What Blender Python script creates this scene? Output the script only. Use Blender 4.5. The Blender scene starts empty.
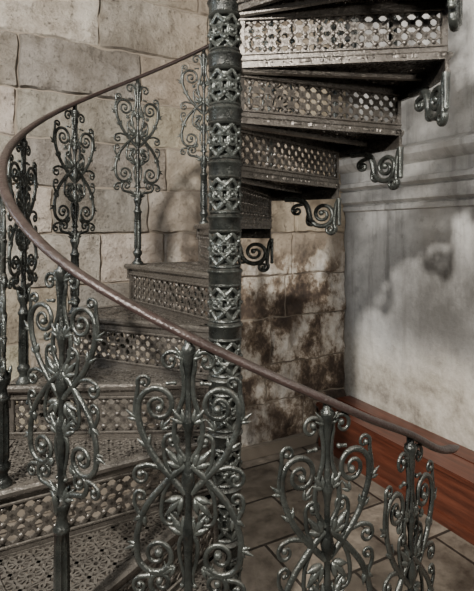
import bpy, bmesh, math, random
from mathutils import Vector, Matrix, noise as mnoise
random.seed(11)
R=0.80; RB=0.752
COL=bpy.context.scene.collection
def rad(a): return math.radians(a)

# ---------------------------------------------------------------- materials
def newmat(name):
    m=bpy.data.materials.new(name); m.use_nodes=True
    nt=m.node_tree; b=nt.nodes['Principled BSDF']
    return m,nt,b
def N(nt,t,**kw):
    n=nt.nodes.new(t)
    for k,v in kw.items():
        if k in n.inputs: n.inputs[k].default_value=v
        else: setattr(n,k,v)
    return n
def ramp(nt,fac,stops):
    r=nt.nodes.new('ShaderNodeValToRGB')
    el=r.color_ramp.elements
    while len(el)<len(stops): el.new(0.5)
    for e,(p,c) in zip(el,stops):
        e.position=p; e.color=(c[0],c[1],c[2],1)
    nt.links.new(fac,r.inputs[0]); return r.outputs[0]
def mix(nt,f,a,b,mode='MIX'):
    m=nt.nodes.new('ShaderNodeMix'); m.data_type='RGBA'; m.blend_type=mode
    for inp,v in ((m.inputs[0],f),(m.inputs[6],a),(m.inputs[7],b)):
        if hasattr(v,'is_linked') : nt.links.new(v,inp)
        elif isinstance(v,(int,float)): inp.default_value=v
        else: inp.default_value=(v[0],v[1],v[2],1)
    return m.outputs[2]
def math_(nt,op,a,b=0.0,clamp=False):
    m=nt.nodes.new('ShaderNodeMath'); m.operation=op; m.use_clamp=clamp
    for i,v in ((0,a),(1,b)):
        if hasattr(v,'is_linked'): nt.links.new(v,m.inputs[i])
        else: m.inputs[i].default_value=v
    return m.outputs[0]
def mrange(nt,v,a,b,c=0.0,d=1.0):
    n=N(nt,'ShaderNodeMapRange'); n.interpolation_type='SMOOTHSTEP'; nt.links.new(v,n.inputs[0])
    for i,x in enumerate((a,b,c,d)): n.inputs[i+1].default_value=x
    return n.outputs[0]
def noise(nt,vec,scale,detail=6,rough=.6):
    n=N(nt,'ShaderNodeTexNoise',Scale=scale,Detail=detail,Roughness=rough)
    nt.links.new(vec,n.inputs['Vector']); return n.outputs['Fac']
def objc(nt,scale=None,loc=None):
    o=nt.nodes.new('ShaderNodeTexCoord').outputs['Object']
    if scale:
        mp=N(nt,'ShaderNodeMapping'); mp.inputs['Scale'].default_value=scale
        if loc: mp.inputs['Location'].default_value=loc
        nt.links.new(o,mp.inputs[0]); return mp.outputs[0]
    return o
def bump(nt,b,h,strength=.5,dist=.01):
    n=N(nt,'ShaderNodeBump',Strength=strength,Distance=dist)
    nt.links.new(h,n.inputs['Height']); nt.links.new(n.outputs[0],b.inputs['Normal'])

def iron(name,lo,hi,metal=.75,r0=.3,r1=.6,wearf=.4,dust_highlight=.18):
    m,nt,b=newmat(name)
    geo=nt.nodes.new('ShaderNodeNewGeometry'); g=geo.outputs['Position']
    n1=noise(nt,g,16); n2=noise(nt,g,130,3); n3=noise(nt,g,45,5,.7)
    c=ramp(nt,n1,[(.35,lo),(.7,hi)])
    wear=mrange(nt,geo.outputs['Pointiness'],.53,.62)
    c=mix(nt,math_(nt,'MULTIPLY',wear,wearf),c,[min(1,x*3) for x in hi])
    c=mix(nt,mrange(nt,n3,.55,.72,0,.5),c,(.03,.019,.012))
    sn=nt.nodes.new('ShaderNodeSeparateXYZ'); nt.links.new(geo.outputs['Normal'],sn.inputs[0])
    d=math_(nt,'MULTIPLY',mrange(nt,sn.outputs[2],.35,.95),mrange(nt,n3,.38,.6,.3,1))
    d=math_(nt,'MULTIPLY',d,dust_highlight)  # dust on upward faces, also painting lit top highlights into the colour
    c=mix(nt,d,c,(.25,.235,.205))
    nt.links.new(c,b.inputs['Base Color'])
    nt.links.new(math_(nt,'SUBTRACT',metal,math_(nt,'MULTIPLY',d,.6),True),b.inputs['Metallic'])
    nt.links.new(mrange(nt,n3,.3,.7,r0,r1),b.inputs['Roughness'])
    bump(nt,b,math_(nt,'ADD',n2,n3),.5,.004)
    return m
M_IRON=iron('cast_iron',(.009,.0105,.010),(.047,.052,.048),.6,.20,.40)
M_TREAD=iron('worn_cast_iron',(.011,.010,.009),(.055,.050,.044),.6,.20,.40,.4,.28)
M_RAIL=iron('painted_handrail',(.014,.009,.008),(.030,.019,.017),.15,.28,.42,.2,.08)

def stone_mat():
    m,nt,b=newmat('old_stone_blocks'); o=objc(nt)
    sx=nt.nodes.new('ShaderNodeSeparateXYZ'); nt.links.new(o,sx.inputs[0])
    n1=noise(nt,o,2.2,10,.7); n2=noise(nt,o,9,9,.75); n4=noise(nt,objc(nt,(1,1,1),(7,3,2)),1.3,8,.68)
    n5=noise(nt,o,34,8,.75); n3=noise(nt,objc(nt,(1.2,1,.9),(2,0,5)),2.1,10,.70); n7=noise(nt,objc(nt,(1,1,.4),(3,3,3)),3.0,8,.7)
    c=ramp(nt,n1,[(.32,(.19,.165,.135)),(.46,(.37,.335,.285)),(.56,(.49,.455,.40)),(.7,(.65,.62,.555))])
    c=mix(nt,mrange(nt,n2,.50,.66,0,.65),c,(.16,.135,.105))
    c=mix(nt,mrange(nt,n5,.58,.69,0,.7),c,(.09,.075,.058))
    c=mix(nt,mrange(nt,n4,.52,.68,0,.6),c,(.68,.655,.60))
    c=mix(nt,mrange(nt,n7,.52,.68,0,.65),c,(.14,.118,.093))
    at=nt.nodes.new('ShaderNodeAttribute'); at.attribute_name='tint'
    c=mix(nt,.7,c,at.outputs['Color'],'MULTIPLY')
    near=mrange(nt,sx.outputs[0],2.0,1.1)
    low=mrange(nt,math_(nt,'ADD',sx.outputs[2],math_(nt,'MULTIPLY',n7,.9)),2.25,1.8)
    c=mix(nt,math_(nt,'MULTIPLY',near,.45),c,(.50,.40,.295))
    st=ramp(nt,n3,[(.37,(.028,.020,.015)),(.45,(.075,.052,.037)),(.495,(.23,.175,.125)),(.535,(.58,.52,.44)),(.61,(.84,.81,.75))])
    st=mix(nt,mrange(nt,n7,.50,.62,0,.6),st,(.085,.06,.043))
    st=mix(nt,mrange(nt,n2,.50,.66,0,.5),st,(.13,.095,.07))
    c=mix(nt,math_(nt,'MULTIPLY',near,low),c,st)
    nt.links.new(c,b.inputs['Base Color']); b.inputs['Roughness'].default_value=.9
    h=math_(nt,'ADD',n2,math_(nt,'MULTIPLY',n5,.6))
    h=math_(nt,'SUBTRACT',h,mrange(nt,n5,.58,.68,0,.45))
    bump(nt,b,h,1.0,.045); return m
def plaster_mat():
    m,nt,b=newmat('stained_plaster'); o=objc(nt)
    sx=nt.nodes.new('ShaderNodeSeparateXYZ'); nt.links.new(o,sx.inputs[0])
    n1=noise(nt,o,1.5,9,.68); n2=noise(nt,o,10,9,.74); n6=noise(nt,objc(nt,(1.2,1,.8),(4.3,1,9.2)),1.6,9,.66)
    n8=noise(nt,objc(nt,(5,1,.5),(2,2,2)),1.6,7,.65)
    c=ramp(nt,n1,[(.32,(.24,.24,.235)),(.45,(.42,.42,.41)),(.58,(.60,.60,.585)),(.7,(.72,.72,.70))])
    c=mix(nt,mrange(nt,n2,.52,.68,0,.5),c,(.20,.195,.185))
    c=mix(nt,mrange(nt,n8,.50,.66,0,.5),c,(.18,.175,.165))
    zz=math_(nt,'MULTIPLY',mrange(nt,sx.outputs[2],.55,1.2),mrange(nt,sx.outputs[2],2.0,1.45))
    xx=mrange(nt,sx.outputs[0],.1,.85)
    dark_patch=math_(nt,'MULTIPLY',math_(nt,'MULTIPLY',zz,xx),mrange(nt,n6,.34,.62,.50,.92))
    c=mix(nt,dark_patch,c,(.085,.083,.079))  # darker mottled patch at mid height, away from the corner
    low=mrange(nt,math_(nt,'ADD',sx.outputs[2],math_(nt,'MULTIPLY',n6,.5)),1.3,.9)
    n3=noise(nt,o,3.4,9,.74)
    c=mix(nt,math_(nt,'MULTIPLY',low,.85),c,ramp(nt,n3,[(.36,(.17,.145,.115)),(.48,(.42,.385,.32)),(.62,(.66,.63,.56))]))
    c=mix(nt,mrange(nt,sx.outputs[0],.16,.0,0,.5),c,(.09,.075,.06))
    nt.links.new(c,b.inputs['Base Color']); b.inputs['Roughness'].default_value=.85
    bump(nt,b,n2,.8,.018); return m
def floor_mat():
    m,nt,b=newmat('stone_flags'); o=objc(nt)
    br=N(nt,'ShaderNodeTexBrick',Scale=1.0); nt.links.new(o,br.inputs['Vector'])
    br.inputs['Color1'].default_value=(.17,.145,.115,1); br.inputs['Color2'].default_value=(.28,.24,.195,1)
    br.inputs['Mortar'].default_value=(.035,.028,.022,1); br.inputs['Mortar Size'].default_value=.009
    br.inputs['Brick Width'].default_value=.6; br.inputs['Row Height'].default_value=.4
    n2=noise(nt,o,7,8,.72)
    c=mix(nt,.9,br.outputs['Color'],ramp(nt,n2,[(.35,(.3,.3,.3)),(.65,(1.,1.,1.))]),'MULTIPLY')
    nt.links.new(c,b.inputs['Base Color']); nt.links.new(mrange(nt,n2,.35,.65,.35,.75),b.inputs['Roughness'])
    h=math_(nt,'SUBTRACT',math_(nt,'MULTIPLY',n2,.6),br.outputs['Fac'])
    bump(nt,b,h,.8,.012); return m
def wood_mat():
    m,nt,b=newmat('varnished_red_wood')
    n1=noise(nt,objc(nt,(1.2,14,14)),2.2,8,.65); n2=noise(nt,objc(nt),3,5)
    c=ramp(nt,n1,[(.3,(.042,.013,.008)),(.55,(.105,.032,.018)),(.75,(.16,.053,.03))])
    c=mix(nt,mrange(nt,n2,.5,.7,0,.5),c,(.04,.016,.01))
    nt.links.new(c,b.inputs['Base Color']); b.inputs['Roughness'].default_value=.28
    bump(nt,b,n1,.2,.004); return m
M_STONE=stone_mat(); M_PLASTER=plaster_mat(); M_FLOOR=floor_mat(); M_WOOD=wood_mat()
m,nt,b=newmat('lime_mortar'); b.inputs['Base Color'].default_value=(.17,.145,.115,1); b.inputs['Roughness'].default_value=.95; M_MORTAR=m

# ---------------------------------------------------------------- mesh helpers
def mesh_from(bm,name,mat,smooth=True,angle=40):
    me=bpy.data.meshes.new(name)
    bmesh.ops.recalc_face_normals(bm,faces=bm.faces)
    bm.to_mesh(me); bm.free()
    for p in me.polygons: p.use_smooth=smooth
    if smooth:
        try: me.set_sharp_from_angle(angle=rad(angle))
        except Exception: pass
    for mm in (mat if isinstance(mat,(list,tuple)) else [mat]): me.materials.append(mm)
    return me
def obj(name,me,parent=None,loc=(0,0,0),rotz=0.0,scale=(1,1,1)):
    o=bpy.data.objects.new(name,me); COL.objects.link(o)
    o.location=loc; o.rotation_euler=(0,0,rotz); o.scale=scale
    if parent: o.parent=parent
    return o
def tube(bm,pts,radii,up=Vector((0,1,0)),seg=8,flat=1.0,closed=False,caps=True):
    n=len(pts); rings=[]
    for i in range(n):
        if closed: t=pts[(i+1)%n]-pts[i-1]
        else: t=pts[min(i+1,n-1)]-pts[max(i-1,0)]
        t.normalize()
        nn=up.cross(t)
        if nn.length<1e-6: nn=Vector((1,0,0))
        nn.normalize(); bb=t.cross(nn).normalized()
        r=radii[i] if isinstance(radii,(list,tuple)) else radii
        rings.append([bm.verts.new(pts[i]+nn*(r*math.cos(2*math.pi*(k+.5)/seg))+bb*(r*flat*math.sin(2*math.pi*(k+.5)/seg))) for k in range(seg)])
    for i in range(n if closed else n-1):
        a=rings[i]; c=rings[(i+1)%n]
        for k in range(seg):
            bm.faces.new((a[k],a[(k+1)%seg],c[(k+1)%seg],c[k]))
    if caps and not closed:
        bm.faces.new(rings[0]); bm.faces.new(rings[-1])
def lathe(bm,prof,seg=20,flute=None,axis=(0,0)):
    rings=[]
    for (r,z) in prof:
        ring=[]
        for k in range(seg):
            a=2*math.pi*k/seg; rr=r
            if flute and flute[0]<=z<=flute[1]: rr=r*(1+.16*math.cos(a*flute[2]))
            ring.append(bm.verts.new((axis[0]+rr*math.cos(a),axis[1]+rr*math.sin(a),z)))
        rings.append(ring)
    for i in range(len(rings)-1):
        for k in range(seg):
            bm.faces.new((rings[i][k],rings[i][(k+1)%seg],rings[i+1][(k+1)%seg],rings[i+1][k]))
    bm.faces.new(rings[0]); bm.faces.new(rings[-1])
def box(bm,x0,x1,y0,y1,z0,z1,bev=0.0):
    r=bmesh.ops.create_cube(bm,size=1)
    bmesh.ops.scale(bm,vec=(x1-x0,y1-y0,z1-z0),verts=r['verts'])
    bmesh.ops.translate(bm,vec=((x0+x1)/2,(y0+y1)/2,(z0+z1)/2),verts=r['verts'])
    if bev:
        es=list({e for v in r['verts'] for e in v.link_edges})
        bmesh.ops.bevel(bm,geom=es,offset=bev,segments=2,affect='EDGES')
def blob(bm,c,sx,sy,sz,rot=0.0,pt=0.0,u=10,vv=8):
    r=bmesh.ops.create_uvsphere(bm,u_segments=u,v_segments=vv,radius=1)
    for v in r['verts']:
        x,y,z=v.co
        w=1-pt*max(z,0)**1.2
        x*=sx*w; y*=sy*w; z*=sz
        ca,sa=math.cos(rot),math.sin(rot)
        v.co=Vector((c[0]+x*ca+z*sa,y,c[1]-x*sa+z*ca))
def ring(bm,c,r,w,axis='y',seg=14,tseg=5,flat=.8):
    pts=[Vector((c[0]+r*math.cos(2*math.pi*k/seg),c[1],c[2]+r*math.sin(2*math.pi*k/seg))) for k in range(seg)]
    tube(bm,pts,w,Vector((0,1,0)),tseg,flat,closed=True)
def catmull(P,n=8):
    out=[]
    Q=[P[0]*2-P[1]]+P+[P[-1]*2-P[-2]]
    for i in range(1,len(Q)-2):
        p0,p1,p2,p3=Q[i-1],Q[i],Q[i+1],Q[i+2]
        for k in range(n):
            t=k/n
            out.append(.5*((2*p1)+(p2-p0)*t+(2*p0-5*p1+4*p2-p3)*t*t+(3*p1-p0-3*p2+p3)*t**3))
    out.append(P[-1]); return out
def strand(pts,sp=None):
    P=[Vector((a,0,b)) for a,b in pts]
    if sp:
        cx,cz,r0,a0,sw,r1=sp
        n=max(4,int(abs(sw)/30))
        for k in range(n+1):
            t=k/n; a=rad(a0+sw*t); r=r0+(r1-r0)*(t**.85)
            P.append(Vector((cx+r*math.cos(a),0,cz+r*math.sin(a))))
    return catmull(P,4)
def put(bm,pts,r0,r1,flat=1.0,seg=8,bud=0):
    n=len(pts)
    for s in (1,-1):
        q=[Vector((p.x*s,0,p.z)) for p in pts]
        rr=[r0+(r1-r0)*i/(n-1) for i in range(n)]
        tube(bm,q,rr,Vector((0,1,0)),seg,flat)
        if bud: blob(bm,(q[-1].x,q[-1].z),bud,bud*1.1,bud)
def leaf(bm,x,z,ang,L,w=.3):
    for s in (1,-1):
        for da,l in ((0,1),(.55,.7),(-.55,.7)):
            a=(ang+da)
            blob(bm,(s*(x+math.sin(a)*L*l*.6),z+math.cos(a)*L*l*.6),L*w*.55,L*w*.6,L*l*.62,s*a,.85,8,6)

# ---------------------------------------------------------------- baluster
H=0.92
def baluster_mesh():
    bm=bmesh.new()
    lathe(bm,[(.026,0),(.028,.008),(.018,.02),(.014,.035),(.022,.05),(.023,.06),(.015,.072),(.0165,.08),(.0165,.12),(.016,.2),(.0145,.25),
              (.019,.256),(.021,.264),(.015,.272),(.012,.29),(.020,.315),(.021,.325),(.013,.335),(.010,.36),(.0085,.42),(.010,.47),(.013,.5),(.014,.512),(.008,.53),
              (.007,.58),(.013,.60),(.016,.615),(.013,.63),(.007,.65),(.0065,.70),(.011,.725),(.014,.735),(.007,.75),(.006,.82),(.008,.85),(.012,.875),(.0155,.892),(.0155,.9),(.0095,.905),(.0095,.93)],
          24,(.078,.252,8))
    put(bm,strand([(.006,.585),(.04,.618),(.082,.668),(.108,.725)],(.068,.772,.046,-15,610,.007)),.0080,.0038,.85,bud=.009)
    put(bm,strand([(.006,.645),(.045,.61),(.092,.555),(.114,.495)],(.070,.448,.047,18,-610,.007)),.0080,.0038,.85,bud=.010)
    put(bm,strand([(.006,.655),(.028,.69),(.030,.735),(.012,.79),(.010,.83)],(.040,.868,.028,205,-440,.006)),.0064,.0036,.85,bud=.0075)
    put(bm,strand([(.008,.33),(.02,.35),(.048,.358)],(.060,.388,.028,-65,470,.006)),.0072,.0038,.85,bud=.008)
    put(bm,strand([(.030,.608),(.050,.650),(.055,.685)],(.035,.695,.020,-10,400,.005)),.0054,.0032,.85,bud=.0065)
    put(bm,strand([(.034,.622),(.055,.580),(.060,.545)],(.038,.532,.022,10,-420,.005)),.0054,.0032,.85,bud=.0065)
    put(bm,strand([(.008,.50),(.020,.475),(.018,.44),(.010,.405),(.014,.385)],None),.006,.0036,.85,bud=.0055)
    put(bm,strand([(.055,.635),(.088,.642)],(.104,.618,.022,95,-400,.006)),.0055,.0034,.85,bud=.0075)
    put(bm,strand([(.107,.53),(.120,.555)],(.106,.574,.014,0,300,.005)),.005,.0034,.85,bud=.0055)
    put(bm,strand([(.108,.725),(.120,.760),(.114,.805)],(.098,.822,.016,10,330,.005)),.0053,.0032,.85,bud=.0065)
    put(bm,strand([(.085,.402),(.108,.398)],(.108,.378,.018,80,-360,.005)),.0053,.0034,.85,bud=.0065)
    put(bm,strand([(.050,.820),(.030,.822)],None),.0045,.0032,.85,bud=.0055)
    leaf(bm,.014,.640,.75,.050); leaf(bm,.014,.575,2.4,.050)
    leaf(bm,.010,.335,.75,.042); leaf(bm,.010,.495,.6,.048)
    leaf(bm,.010,.735,.7,.040); leaf(bm,.090,.680,.4,.036)
    leaf(bm,.100,.535,2.75,.036); leaf(bm,.113,.74,.9,.030)
    leaf(bm,.006,.872,.7,.032); leaf(bm,.112,.47,2.0,.030); leaf(bm,.03,.425,2.2,.034)
    leaf(bm,.045,.405,.3,.026); leaf(bm,.06,.72,5.6,.028)
    for s in (1,-1):
        r=bmesh.ops.create_uvsphere(bm,u_segments=8,v_segments=6,radius=1)
        for v in r['verts']:
            v.co=Vector((v.co.x*.009,s*.016+v.co.y*.008+s*max(v.co.z,0)*.008,.33+v.co.z*.03))
    return mesh_from(bm,'baluster',M_IRON,True,60)
BAL=baluster_mesh()

# ---------------------------------------------------------------- riser
def lattice_panel(bm,x0,x1,z0,z1,nx,nz,w=.0075):
    cx=(x1-x0)/nx; cz=(z1-z0)/nz
    for i in range(nx):
        for j in range(nz):
            a=x0+i*cx; c=z0+j*cz
            tube(bm,[Vector((a,0,c)),Vector((a+cx,0,c+cz))],w,Vector((0,1,0)),4,.7)
            tube(bm,[Vector((a+cx,0,c)),Vector((a,0,c+cz))],w,Vector((0,1,0)),4,.7)
            blob(bm,(a+cx/2,c+cz/2),.011,.009,.011,0,0,8,6)
    for i in range(nx+1):
        for j in range(1,nz):
            ring(bm,(x0+i*cx,0,z0+j*cz),cx*.22,w*.7,'y',8,4)
def riser_mesh():
    bm=bmesh.new()
    box(bm,.055,R-.005,-.009,.009,-.046,-.018,.002)
    box(bm,.055,R-.005,-.010,.010,-.2,-.182,.002)
    box(bm,R-.025,R-.003,-.011,.011,-.2,-.02,.002)
    box(bm,.05,.075,-.011,.011,-.2,-.02,.002)
    for y in (.010,-.010):
        tube(bm,[Vector((.055,y,-.050)),Vector((R-.005,y,-.050))],.005,Vector((0,0,1)),6)
        tube(bm,[Vector((.055,y,-.178)),Vector((R-.005,y,-.178))],.005,Vector((0,0,1)),6)
    lattice_panel(bm,.075,R-.025,-.182,-.046,14,3)
    return mesh_from(bm,'riser_lattice',M_TREAD,True,35)
RIS=riser_mesh()

# ---------------------------------------------------------------- tread sector
def tread_mesh(D):
    bm=bmesh.new()
    ro=R; a0=1.5; a1=-D-0.5
    def P(r,a,z): return Vector((r*math.cos(rad(a)),r*math.sin(rad(a)),z))
    n=12; prev=None
    for k in range(n+1):
        a=a0+(a1-a0)*k/n
        vs=[bm.verts.new(P(r,a,z)) for r,z in ((ro-.03,-.02),(ro-.012,-.02),(ro-.012,-.075),(ro+.006,-.075),(ro+.006,-.068),(ro+.002,-.06),(ro+.002,-.03),(ro+.008,-.022),(ro+.014,-.014),(ro+.014,-.004),(ro+.008,0),(ro-.03,0))]
        L=len(vs)
        if prev:
            for i in range(L): bm.faces.new((prev[i],prev[(i+1)%L],vs[(i+1)%L],vs[i]))
        else: bm.faces.new(vs)
        prev=vs
    bm.faces.new(prev)
    for a,wd in ((a0,.022),(a1,.020)):
        d=P(1,a,0); nrm=Vector((-d.y,d.x,0)); s=-1 if a==a0 else 1
        vs=[]
        for r in (.055,ro):
            for (u,z) in ((0,0),(s*wd,0),(s*wd,-.024),(0,-.024)):
                vs.append(bm.verts.new(d*r+nrm*u+Vector((0,0,z))))
        for f in ((0,1,2,3),(7,6,5,4),(0,4,5,1),(1,5,6,2),(2,6,7,3),(3,7,4,0)): bm.faces.new([vs[i] for i in f])
    tube(bm,[P(.06,a0,-.012),P(ro+.010,a0,-.012)],.014,Vector((0,0,1)),8)
    prev=None
    for k in range(7):
        a=a0+(a1-a0)*k/6
        vs=[bm.verts.new(P(r,a,z)) for r,z in ((.05,0),(.12,0),(.12,-.02),(.05,-.02))]
        if prev:
            for i in range(4): bm.faces.new((prev[i],prev[(i+1)%4],vs[(i+1)%4],vs[i]))
        prev=vs
    mid=(a0+a1)/2; c=.080
    M=Matrix.Rotation(rad(mid),3,'Z')
    half=rad((a0-a1)/2)
    def inside(x,y,mg):
        r=math.hypot(x,y)
        if r>ro-.018+mg or r<.10-mg: return False
        return abs(math.atan2(y,x))*r < half*r-.010+mg
    nx=int(.86/c); z=-.009; UP=Vector((0,0,1))
    def path(fn,n,w,closed):
        ps=[fn(t/n) for t in range(n+(0 if closed else 1))]
        ok=[inside(x,y,.012) for x,y in ps]
        if closed and all(ok):
            tube(bm,[M@Vector((x,y,z)) for x,y in ps],w,UP,4,.9,closed=True); return
        m_=len(ps); run=[]
        seq=list(range(m_))+([0] if closed else [])
        for i in seq:
            if ok[i]: run.append(ps[i])
            else:
                if len(run)>1: tube(bm,[M@Vector((x,y,z)) for x,y in run],w,UP,4,.9)
                run=[]
        if len(run)>1: tube(bm,[M@Vector((x,y,z)) for x,y in run],w,UP,4,.9)
    for i in range(nx):
        for j in range(-7,7):
            cx,cy=.10+(i+.5)*c,(j+.5)*c
            if not inside(cx,cy,.05): continue
            path(lambda t:(cx+c*.47*math.cos(2*math.pi*t),cy+c*.47*math.sin(2*math.pi*t)),20,.0062,True)
            path(lambda t:(cx+c*.14*math.cos(2*math.pi*t),cy+c*.14*math.sin(2*math.pi*t)),8,.0062,True)
            for q in range(4):   # corner bosses between the circles
                a=math.pi/4+q*math.pi/2
                path(lambda t:(cx+c*(.47+.24*t)*math.cos(a),cy+c*(.47+.24*t)*math.sin(a)),3,.0085,False)
            for q in range(6):   # rosette petals
                a=q*math.pi/3
                path(lambda t:(cx+c*(.14+.32*t)*math.cos(a+.28*math.sin(math.pi*t)),cy+c*(.14+.32*t)*math.sin(a+.28*math.sin(math.pi*t))),4,.0045,False)
                path(lambda t:(cx+c*(.14+.32*t)*math.cos(a-.28*math.sin(math.pi*t)),cy+c*(.14+.32*t)*math.sin(a-.28*math.sin(math.pi*t))),4,.0045,False)
    tube(bm,[M@Vector((.06,0,-.03)),M@Vector((ro-.02,0,-.03))],.008,UP,6,1.6)
    return mesh_from(bm,'pierced_tread',M_TREAD,True,35)

def bracket_mesh(D):
    bm=bmesh.new()
    K=1.12
    def W(u,z):
        rr=R-.010
        a=-D-1.0+math.degrees(u*K/R); return Vector((rr*math.cos(rad(a)),rr*math.sin(rad(a)),z))
    def sc(pts,sp,r0,r1,bud):
        q=strand(pts,sp); n=len(q)
        w=[W(p.x,p.z) for p in q]
        a=-D+math.degrees(.08/R); up=Vector((math.cos(rad(a)),math.sin(rad(a)),0))
        tube(bm,w,[r0+(r1-r0)*i/(n-1) for i in range(n)],up,8,1.4)
        c=w[-1]; r=bmesh.ops.create_uvsphere(bm,u_segments=8,v_segments=6,radius=bud); bmesh.ops.translate(bm,vec=c,verts=r['verts'])
    sc([(.27,-.070),(.22,-.072),(.178,-.085),(.160,-.115)],(.083,-.150,.072,10,-690,.011),.0145,.0065,.015)
    sc([(.0,-.075),(.012,-.10),(.018,-.135)],(.045,-.225,.030,135,480,.008),.011,.006,.012)
    sc([(.17,-.092),(.20,-.10)],(.212,-.130,.028,90,-440,.007),.010,.005,.011)
    sc([(.155,-.14),(.16,-.17)],(.140,-.190,.022,10,-330,.006),.009,.005,.010)
    sc([(.0,-.075),(.0,-.13),(.0,-.20)],None,.010,.008,.010)
    return mesh_from(bm,'scroll_bracket',M_IRON,True,60)

# ---------------------------------------------------------------- central column
def column_mesh(n):
    bm=bmesh.new()
    h=.2*n
    lathe(bm,[(.042,0),(.042,h)],20)
    for s in range(n):
        z0=s*.2
        lathe(bm,[(.050,z0-.045),(.060,z0-.040),(.064,z0-.034),(.060,z0-.028),(.0615,z0-.024),(.0615,z0+.006),(.066,z0+.012),(.068,z0+.018),(.064,z0+.025),(.057,z0+.029),(.060,z0+.034),(.058,z0+.040),(.050,z0+.044)],24)
        za=z0+.042; zb=z0+.157; m=6; rc=.0565
        def ribbon(pts,closed,w):
            n_=len(pts); rings=[]
            for i,p in enumerate(pts):
                out=Vector((p.x,p.y,0)).normalized()
                if closed: t=(pts[(i+1)%n_]-pts[i-1]).normalized()
                else: t=(pts[min(i+1,n_-1)]-pts[max(i-1,0)]).normalized()
                sd=out.cross(t).normalized()
                rings.append([bm.verts.new(p+sd*(w*a)+out*(.005*b_)) for a,b_ in ((1,-1),(1,.4),(0,1),(-1,.4),(-1,-1))])
            for i in range(n_ if closed else n_-1):
                for q in range(5): bm.faces.new((rings[i][q],rings[i][(q+1)%5],rings[(i+1)%n_][(q+1)%5],rings[(i+1)%n_][q]))
        for k in range(m):
            for d in (1,-1):
                ribbon([Vector((rc*math.cos(2*math.pi*(k+d*t/8)/m),rc*math.sin(2*math.pi*(k+d*t/8)/m),za+(zb-za)*t/16)) for t in range(17)],False,.0065)
            for kk,zz in ((k,.5),(k+.5,.5)):
                a0=2*math.pi*kk/m; zc=za+(zb-za)*zz
                ribbon([Vector((rc*math.cos(a0+.018/rc*math.cos(2*math.pi*t/14)),rc*math.sin(a0+.018/rc*math.cos(2*math.pi*t/14)),zc+.018*math.sin(2*math.pi*t/14))) for t in range(14)],True,.005)
            for (kk,zz) in ((k+.5,.25),(k,.5),(k+.5,.75)):
                a=2*math.pi*kk/m
                r=bmesh.ops.create_uvsphere(bm,u_segments=8,v_segments=6,radius=.009)
                bmesh.ops.translate(bm,vec=((rc+.002)*math.cos(a),(rc+.002)*math.sin(a),za+(zb-za)*zz),verts=r['verts'])
    return mesh_from(bm,'central_column',M_IRON,True,45)

# ---------------------------------------------------------------- assemble staircase
stair=bpy.data.objects.new('spiral_staircase',None); COL.objects.link(stair)
obj('central_column',column_mesh(19),stair)
bm=bmesh.new(); lathe(bm,[(.13,0),(.13,.02),(.10,.03),(.085,.06),(.07,.07),(.068,.12)],32)
obj('column_base',mesh_from(bm,'column_base',M_IRON),stair)
noses=[(310,.2),(287,.4),(262,.6),(236,.8),(209,1.0),(182,1.2),(155,1.4),(128,1.6),(101,1.8),(74,2.0),(47,2.2),(20,2.4),(-7,2.6),(-34,2.8),(-61,3.0)]
rail={310:1.245,287:1.395,262:1.555}
bang={310:310.8,287:289.5,262:265.3,236:240}
cache={}
for i,(a,z) in enumerate(noses):
    D=a-(noses[i+1][0] if i+1<len(noses) else a-27)
    if D not in cache: cache[D]=(tread_mesh(D),bracket_mesh(D))
    obj('tread_%d'%(i+1),cache[D][0],stair,(0,0,z),rad(a))
    obj('riser_%d'%(i+1),RIS,stair,(0,0,z),rad(a))
    if z>.3: obj('scroll_bracket_%d'%(i+1),cache[D][1],stair,(0,0,z),rad(a))
    zr=rail.get(a,z+H); 
    if a in bang: zr-=(bang[a]-a)*.0064
    ab=rad(bang.get(a,a-1.0)); zb=z
    obj('baluster_%d'%(i+1),BAL,stair,((RB-.002)*math.cos(ab),(RB-.002)*math.sin(ab),zb),ab+math.pi/2,(1,1,(zr-zb)/H))
for a in bang:
    z=dict(noses)[a]; bm=bmesh.new(); lathe(bm,[(.030,-.03),(.034,-.02),(.034,-.006),(.030,.0)],20)
    obj('baluster_foot',mesh_from(bm,'baluster_foot',M_IRON),stair,((RB-.002)*math.cos(rad(bang[a])),(RB-.002)*math.sin(rad(bang[a])),z))
cp=[(328,1.15,.80),(320,1.175,.775),(310,1.250,.755),(298.5,1.322,RB)]
for a,z in noses[1:]:
    cp.append((a,rail.get(a,z+H)+.004,RB))
AA=catmull([Vector((a,z,r)) for a,z,r in cp],8)
pts=[Vector((v.z*math.cos(rad(v.x)),v.z*math.sin(rad(v.x)),v.y)) for v in AA]
bm=bmesh.new(); n=len(pts); rings=[]
prof=[(-.0145,.0),(-.013,-.007),(-.0075,-.009),(.0075,-.009),(.013,-.007),(.0145,0),(.012,.006),(.0065,.009),(-.0065,.009),(-.012,.006)]
for i,p in enumerate(pts):
    t=(pts[min(i+1,n-1)]-pts[max(i-1,0)]).normalized()
    out=Vector((p.x,p.y,0)).normalized(); out=(out-t*out.dot(t)).normalized(); up=out.cross(t)
    if up.z<0: up=-up
    k=min(1,.35+i*.2)
    rings.append([bm.verts.new(p+out*x*k+up*y*k) for x,y in prof])
for i in range(n-1):
    for q in range(10): bm.faces.new((rings[i][q],rings[i][(q+1)%10],rings[i+1][(q+1)%10],rings[i+1][q]))
bm.faces.new(rings[0]); bm.faces.new(rings[-1])
obj('handrail',mesh_from(bm,'handrail',M_RAIL,True,60),stair)

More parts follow.
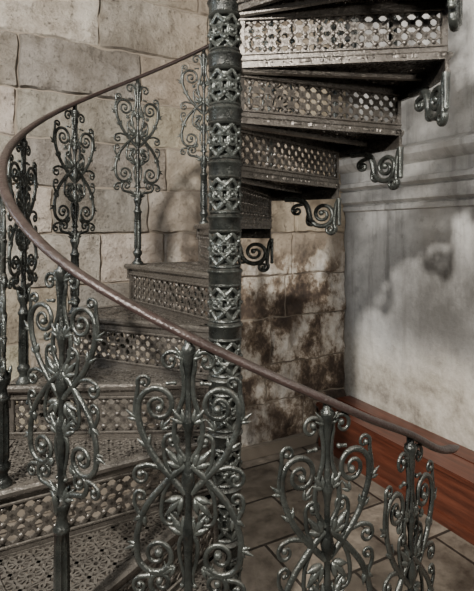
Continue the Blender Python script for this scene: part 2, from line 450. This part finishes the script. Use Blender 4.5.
# ---------------------------------------------------------------- room
C=Vector((.985,2.38,0)); AB=rad(208); AR=rad(-62)
def block_wall(name,L,Ht,mat):
    bm=bmesh.new(); lay=bm.loops.layers.color.new('tint')
    box(bm,-.3,L,-.3,-.008,0,Ht)
    for f in bm.faces: f.material_index=1
    z=0
    while z<Ht:
        h=random.choice([.30,.34,.37,.40]); x=-random.uniform(.0,.5)
        while x<L:
            w=random.uniform(.42,.95)
            x0=max(x,0)+.002; x1=x+w-.002
            if x1>x0+.05:
                d=random.uniform(0,.020); tilt=random.uniform(-.010,.010)
                t=random.uniform(.50,1.0); col=(t,t*random.uniform(.95,1),t*random.uniform(.88,1),1)
                z0=z+.002; z1=min(z+h,Ht)-.002
                nxs=max(8,int((x1-x0)/.022)); nzs=15
                FX=[0,.010/(x1-x0)]+[i/(nxs-2) for i in range(1,nxs-2)]+[1-.010/(x1-x0),1]
                FZ=[0,.03]+[i/(nzs-2) for i in range(1,nzs-2)]+[.97,1]
                grid=[]
                for i,fx in enumerate(FX):
                    colm=[]
                    for j,fz in enumerate(FZ):
                        X=x0+(x1-x0)*fx; Z=z0+(z1-z0)*fz
                        e=(i in (0,len(FX)-1)) or (j in (0,len(FZ)-1))
                        nv=mnoise.noise(Vector((X*5,Z*5,x0*3)))*.018+mnoise.noise(Vector((X*16,Z*16,z0)))*.012
                        ch=mnoise.noise(Vector((X*8,Z*8,x0*7+z0)))
                        nv-=max(0,ch-.22)*.08
                        jx=mnoise.noise(Vector((X*9,Z*9,5)))*.014; jz=mnoise.noise(Vector((X*9,Z*9,15)))*.014
                        colm.append(bm.verts.new((X+jx,(-.012 if e else max(-.007,d+tilt*fx+nv)),Z+jz)))
                    grid.append(colm)
                for i in range(len(FX)-1):
                    for j in range(len(FZ)-1):
                        f=bm.faces.new((grid[i][j],grid[i+1][j],grid[i+1][j+1],grid[i][j+1]))
                        for l in f.loops: l[lay]=col
            x+=w
        z+=h
    return mesh_from(bm,name,[mat,M_MORTAR],True,50)
obj('wall_back',block_wall('wall_back',5.0,4.6,M_STONE),None,C,AB)
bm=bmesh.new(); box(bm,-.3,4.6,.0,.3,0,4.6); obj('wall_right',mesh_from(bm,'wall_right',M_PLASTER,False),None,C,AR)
bm=bmesh.new()
prof=[(0,1.92),(-.030,1.93),(-.030,1.965),(-.012,1.975),(-.055,2.00),(-.055,2.085),(-.03,2.095),(-.085,2.12),(-.085,2.15),(-.05,2.165),(-.05,2.25),(-.10,2.275),(-.135,2.31),(-.14,2.345),(-.125,2.36),(-.05,2.38),(0,2.41)]
va=[bm.verts.new((0,y,z)) for y,z in prof]; vb=[bm.verts.new((4.6,y,z)) for y,z in prof]
for i in range(len(prof)-1): bm.faces.new((va[i],va[i+1],vb[i+1],vb[i]))
bm.faces.new(va); bm.faces.new(vb)
obj('trim_1',mesh_from(bm,'trim_1',M_PLASTER,True,30),None,C,AR)
bm=bmesh.new(); box(bm,-6,3,-5,5,-.1,0); obj('floor',mesh_from(bm,'floor',M_FLOOR,False),None,(.5,-.3,0),rad(28))
bm=bmesh.new(); box(bm,.0,5,0,.05,0,.10,.008); obj('baseboard_back',mesh_from(bm,'baseboard_back',M_MORTAR,False),None,C,AB)

def bench(name,L,Wd,Ht,loc,rot):
    e=bpy.data.objects.new(name,None); COL.objects.link(e); e.location=loc; e.rotation_euler=(0,0,rot)
    bm=bmesh.new(); box(bm,0.02,L,-Wd,-.175,Ht-.03,Ht,.006); box(bm,0.02,L,-.17,-.015,Ht-.03,Ht,.006)
    obj('seat',mesh_from(bm,name+'_seat',M_WOOD,False),e)
    bm=bmesh.new(); box(bm,.03,L-.02,-Wd+.03,-Wd+.055,.05,Ht-.031,.004); box(bm,.03,L-.02,-Wd+.02,-Wd+.06,Ht-.06,Ht-.031,.004)
    box(bm,.03,L-.02,-Wd+.02,-Wd+.062,0,.07,.004)
    obj('front_panel',mesh_from(bm,name+'_front',M_WOOD,False),e)
    bm=bmesh.new()
    for x in (.03,L*.33,L*.66,L-.06): box(bm,x,x+.035,-Wd+.063,-.02,0,Ht-.032,.003)
    obj('supports',mesh_from(bm,name+'_sup',M_WOOD,False),e)
    return e
bench('wooden_bench',3.4,.38,.36,C+Vector((math.cos(AR),math.sin(AR),0))*.06,AR)
bench('wooden_bench.001',1.2,.36,.36,(-.85,.12,0),rad(-90))

# ---------------------------------------------------------------- lights
def light(name,kind,loc,target,energy,color,size):
    d=bpy.data.lights.new(name,kind); d.energy=energy; d.color=color
    if kind=='AREA': d.size=size
    else: d.shadow_soft_size=size
    o=bpy.data.objects.new(name,d); COL.objects.link(o); o.location=loc
    o.rotation_euler=(Vector(target)-Vector(loc)).to_track_quat('-Z','Y').to_euler()
    return o
light('key_lamp','SPOT',(-1.15,-2.7,3.3),(.1,1.5,1.5),1500,(1,.935,.85),.08).data.spot_size=rad(95)
light('side_lamp','AREA',(2.0,-1.5,3.4),(0.4,.6,1.2),24,(1,.97,.92),.3)
light('low_fill','AREA',(1.3,-2.3,2.2),(.5,2.2,.9),34,(1,.92,.82),.25)  # fill added to brighten the back wall where the treads shade it
light('ambient_fill','AREA',(-3.0,-.9,2.6),(0,.2,1.3),46,(.88,.94,1),.5)  # cool fill light from the left, source unseen
w=bpy.data.worlds.new('World'); bpy.context.scene.world=w; w.use_nodes=True
w.node_tree.nodes['Background'].inputs[0].default_value=(.85,.86,.88,1); w.node_tree.nodes['Background'].inputs[1].default_value=.03

# ---------------------------------------------------------------- camera
cd=bpy.data.cameras.new('camera'); cam=bpy.data.objects.new('camera',cd); COL.objects.link(cam)
cam.location=(.045,-1.8,1.77); cam.rotation_euler=(rad(90),0,0)
cd.sensor_fit='HORIZONTAL'; cd.sensor_width=36; cd.lens=36*480/474; cd.shift_y=-65.5/474; cd.clip_start=.05
bpy.context.scene.camera=cam
